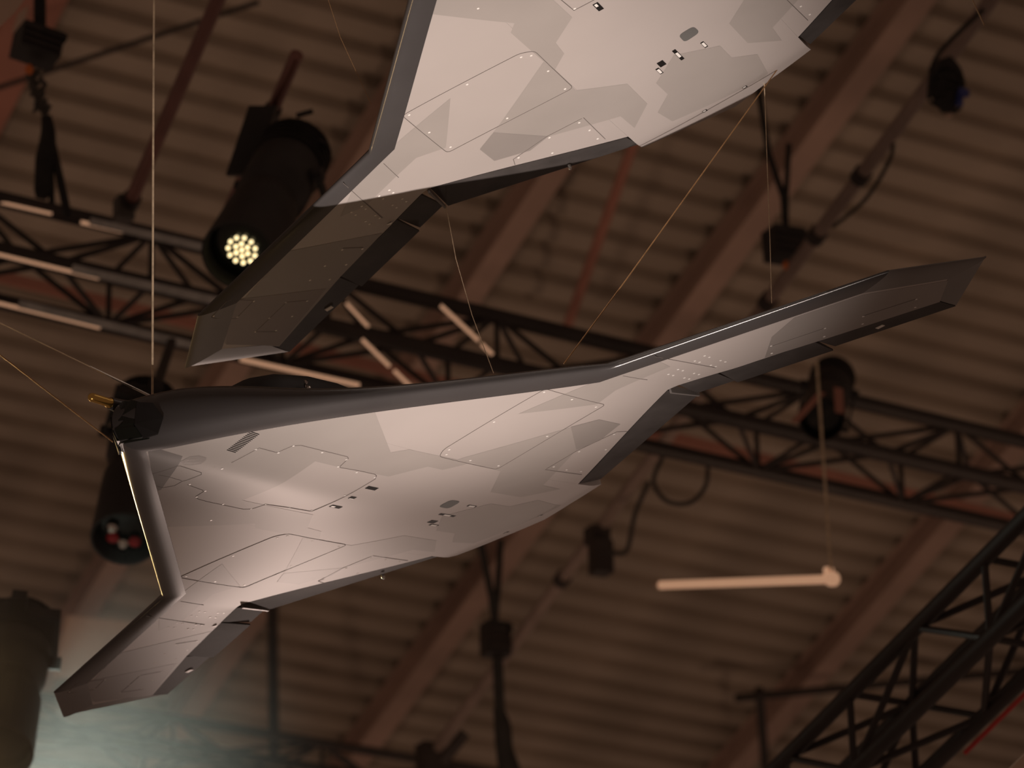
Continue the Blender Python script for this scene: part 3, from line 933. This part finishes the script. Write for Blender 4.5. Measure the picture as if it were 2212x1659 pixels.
# ballast box of the lit spotlight
MB().box(W(545, 305, 12.75), (W(560, 300, 12.75) - W(520, 300, 12.75)) * .75, (W(560, 240, 12.75) - W(520, 360, 12.75)) * .62, ZC * .06).build('ballast_box', M_FIX, s1)
MB().tube(smooth_path([W(672, 300, 12.6), W(690, 305, 12.6), W(706, 312, 12.6), W(710, 322, 12.6)], 4), .008, 8).build('focus_lever', M_FIX, s1, True)
MB().tube([W(640, 250, 12.6), W(676, 240, 12.6)], .010, 8).build('focus_lever', M_FIX, s1, True)
spotlight('large dark stage spotlight with red lens behind the lower drone\'s nose', W(318, 850, 13.6), W(268, 1165, 12.9), .118, W(370, 700, 14) - W(320, 900, 14), red=True, pole=W(372, 735, 14.5))
spotlight('dark stage spotlight at the lower left edge in the haze', W(52, 1330, 12.0), W(-8, 1625, 11.4), .115, W(75, 1180, 12) - W(50, 1400, 12))
spotlight('dark stage spotlight hanging on the truss below the lower drone\'s long wing', W(1800, 810, 16.4), W(1775, 905, 15.7), .10, W(1765, 1000, 16) - W(1795, 850, 16))
t = thing('lamp_bracket', 'reddish bracket arms on the truss under the lower drone\'s long wing', 'bracket', W(1800, 900, 15.8))
MB().box(W(1745, 880, 15.6), (W(1775, 850, 15.6) - W(1715, 915, 15.6)) * .5, ZC * .02, RC * .018).build('arm', M_REDBEAM, t)
MB().box(W(1812, 865, 15.6), UP * .06, ZC * .02, RC * .022).build('arm', M_REDBEAM, t)


# ------------------------------------------------------------------ chain hoists
def hoist(label, c, w, h, slings, bag=None, beacon=None, chain=None, plate=None, tilt=0.):
    c = Vector(c)
    t = thing('chain_hoist', label, 'hoist', c, 'chain hoists')
    ax = (RC * math.cos(tilt) + UP * math.sin(tilt))
    uz = (UP * math.cos(tilt) - RC * math.sin(tilt))
    MB().box(c, ax * w / 2, HP * w * .4, uz * h / 2).build('motor_body', M_FIX, t)
    for k in range(3):
        MB().box(c + uz * (h * (.25 - .25 * k)) - HP * w * .41, ax * w * .46, HP * .008, uz * h * .04).build('rib', M_TRUSS, t)
    MB().box(c + ax * w * .25 + uz * h * .3 - HP * w * .1, ax * w * .3, HP * w * .36, uz * h * .12).build('cover', M_STRAP, t)
    for a in slings:
        MB().tube([Vector(p) for p in a[0]], a[1], 8).build('sling', M_STRAP, t)
    if chain:
        for k in range(chain[2]):
            f = k / max(1, chain[2] - 1)
            p = Vector(chain[0]).lerp(Vector(chain[1]), f) + RC * random.uniform(-1, 1) * chain[3]
            d = UP if k % 2 else (UP + RC * .5)
            MB().tube([p - d * .012, p + d * .012], .007, 6).build('chain_link', M_CHAIN, t)
    if bag:
        MB().tube(smooth_path([Vector(p) for p in bag[0]], 4), _inter(bag[1], (len(bag[0]) - 1) * 4 + 1), 12).build('chain_bag', M_STRAP, t, True)
    if beacon:
        lathe(MB(), beacon[0], UP, [(-beacon[1], beacon[1] * .6), (0, beacon[1]), (beacon[1], beacon[1] * .5)], 10).build('hook', M_ORANGE, t, True)
    return t


def _inter(r, n):
    return [interp(i / (n - 1), [k / (len(r) - 1) for k in range(len(r))], r) for i in range(n)]


D = 13.5
hoist('dark chain hoist with chain bag at the upper left corner', W(80, 98, D), .165, .11,
      [([W(86, -60, D), W(86, 55, D)], .024), ([W(108, 290, D), W(148, 470, D)], .016), ([W(108, 290, D), W(112, 440, D)], .012)],
      ([W(100, 250, D), W(104, 290, D), W(98, 345, D), W(92, 410, D), W(88, 430, D)], [.02, .03, .04, .034, .02]),
      (W(63, 150, D - .15), .018), (W(75, 150, D), W(92, 245, D), 60, .032), tilt=-.15)
D = 17.0
hoist('dark chain hoist with V sling and orange hook beside the long pipe', W(1693, 530, D), .165, .155,
      [([W(1632, 150, D), W(1660, 330, D), W(1692, 425, D), W(1697, 490, D)], .016), ([W(1704, 310, D), W(1698, 420, D), W(1698, 490, D)], .014)],
      None, (W(1699, 573, D - .1), .020), None, tilt=.05)
D = 19.5
hoist('dark chain hoist with V sling below the lower drone\'s tail', W(1070, 1382, D), .14, .19,
      [([W(1038, 1170, D), W(1062, 1290, D), W(1068, 1340, D)], .020), ([W(1082, 1165, D), W(1074, 1285, D), W(1070, 1340, D)], .018), ([W(1075, 1420, D), W(1080, 1545, D)], .030)],
      ([W(1076, 1530, D), W(1086, 1570, D), W(1090, 1620, D), W(1108, 1690, D)], [.03, .05, .05, .07]), None, None)
D = 15.3
t = thing('cable_bundle', 'dark cable bundle with a blue tie on the long pipe, upper right', 'cable bundle', W(2048, 190, D))
MB().tube(smooth_path([W(2040, 125, D), W(2050, 160, D), W(2046, 205, D), W(2048, 243, D)], 4), _inter([.03, .062, .066, .03], 13), 14).build('coil', M_STRAP, t, True)
for k in range(5):
    c = W(2046 + 3 * math.sin(k), 165 + 14 * k, D)
    MB().tube([c + (RC * math.cos(a) * .068 + HP * math.sin(a) * .068 + UP * .02 * math.sin(2 * a + k)) for a in [j * math.pi / 8 for j in range(17)]], .009, 6).build('cable_turn', M_STRAP, t, True)
MB().box(W(2080, 200, D - .05), RC * .026, HP * .012, UP * .016).build('tie', M_BLUE, t)
MB().box(W(2072, 218, D - .05), RC * .012, HP * .012, UP * .022).build('tie', M_BLUE, t)
MB().tube([W(2043, 252, D), W(2056, 246, D)], .012, 8).build('plug', M_PALE, t, True)

# ------------------------------------------------------------------ boards at the picture's edges, behind the left wing
def board(pts, thick, label, m=M_PALE, name='pale_board'):
    p = [Vector(q) for q in pts]
    n = (p[1] - p[0]).cross(p[2] - p[0]).normalized() * thick
    k = len(p)
    mb = MB().add(p + [q + n for q in p], [tuple(range(k)), tuple(range(2 * k - 1, k - 1, -1))] + [(i, (i + 1) % k, k + (i + 1) % k, k + i) for i in range(k)])
    return tag(mb.build(name, m), label, 'board')


board([W(150, 1330, 21), W(300, 1345, 21.5), W(285, 1465, 21.5), W(120, 1465, 21)], .03, 'pinkish board behind the lower drone\'s near-left wing tip, in the haze')
board([W(38, 30, 15.5), W(60, 12, 15.5), W(48, 62, 15.5), W(26, 70, 15.5)], .03, 'small pale plate on the red beam at the upper left corner')
board([W(-60, -40, 11), W(64, -20, 11), W(30, 26, 11), W(-30, 82, 11)], .02, 'pale board corner cut off by the top left corner of the picture')
board([W(2170, 1672, 9.5), W(2240, 1604, 9.5), W(2260, 1690, 9.5)], .02, 'pale board corner cut off by the bottom right corner of the picture')


# ------------------------------------------------------------------ thin stage haze between the aircraft and the roof
def haze(mb, density, label):
    hm = bpy.data.materials.new('haze')
    hm.use_nodes = True
    nt = hm.node_tree
    nt.nodes.remove(nt.nodes['Principled BSDF'])
    s = nt.nodes.new('ShaderNodeVolumeScatter')
    s.inputs['Color'].default_value = (.95, .95, .92, 1)
    s.inputs['Density'].default_value = density
    s.inputs['Anisotropy'].default_value = .1
    nt.links.new(s.outputs[0], nt.nodes['Material Output'].inputs['Volume'])
    o = mb.build('stage_haze', hm, None, True)
    return tag(o, label, 'haze', None, 'stuff')


pf, pc, PR = MB(), cw((-1.9, 1.62, 11.6)), 1.45
for i in range(17):
    for k in range(32):
        a, b = math.pi * i / 16, 2 * math.pi * k / 32
        pf.v.append(pc + Vector((math.sin(a) * math.cos(b), math.sin(a) * math.sin(b), math.cos(a))) * PR)
pf.f = [(i * 32 + k, i * 32 + (k + 1) % 32, (i + 1) * 32 + (k + 1) % 32, (i + 1) * 32 + k) for i in range(16) for k in range(32)]
puff = haze(pf, .2, 'thicker greenish puff of lit haze in the lower left corner')
nt = puff.data.materials[0].node_tree                  # the puff thins out towards its rim
tc_ = nt.nodes.new('ShaderNodeTexCoord')
ln_ = nt.nodes.new('ShaderNodeVectorMath')
ln_.operation = 'LENGTH'
mr_ = nt.nodes.new('ShaderNodeMapRange')
mr_.interpolation_type = 'SMOOTHSTEP'
for k, v in ((1, 0.), (2, PR), (3, .5), (4, 0.)):
    mr_.inputs[k].default_value = v
nt.links.new(tc_.outputs['Object'], ln_.inputs[0])
nt.links.new(ln_.outputs['Value'], mr_.inputs[0])
nt.links.new(mr_.outputs[0], [n for n in nt.nodes if n.type == 'VOLUME_SCATTER'][0].inputs['Density'])
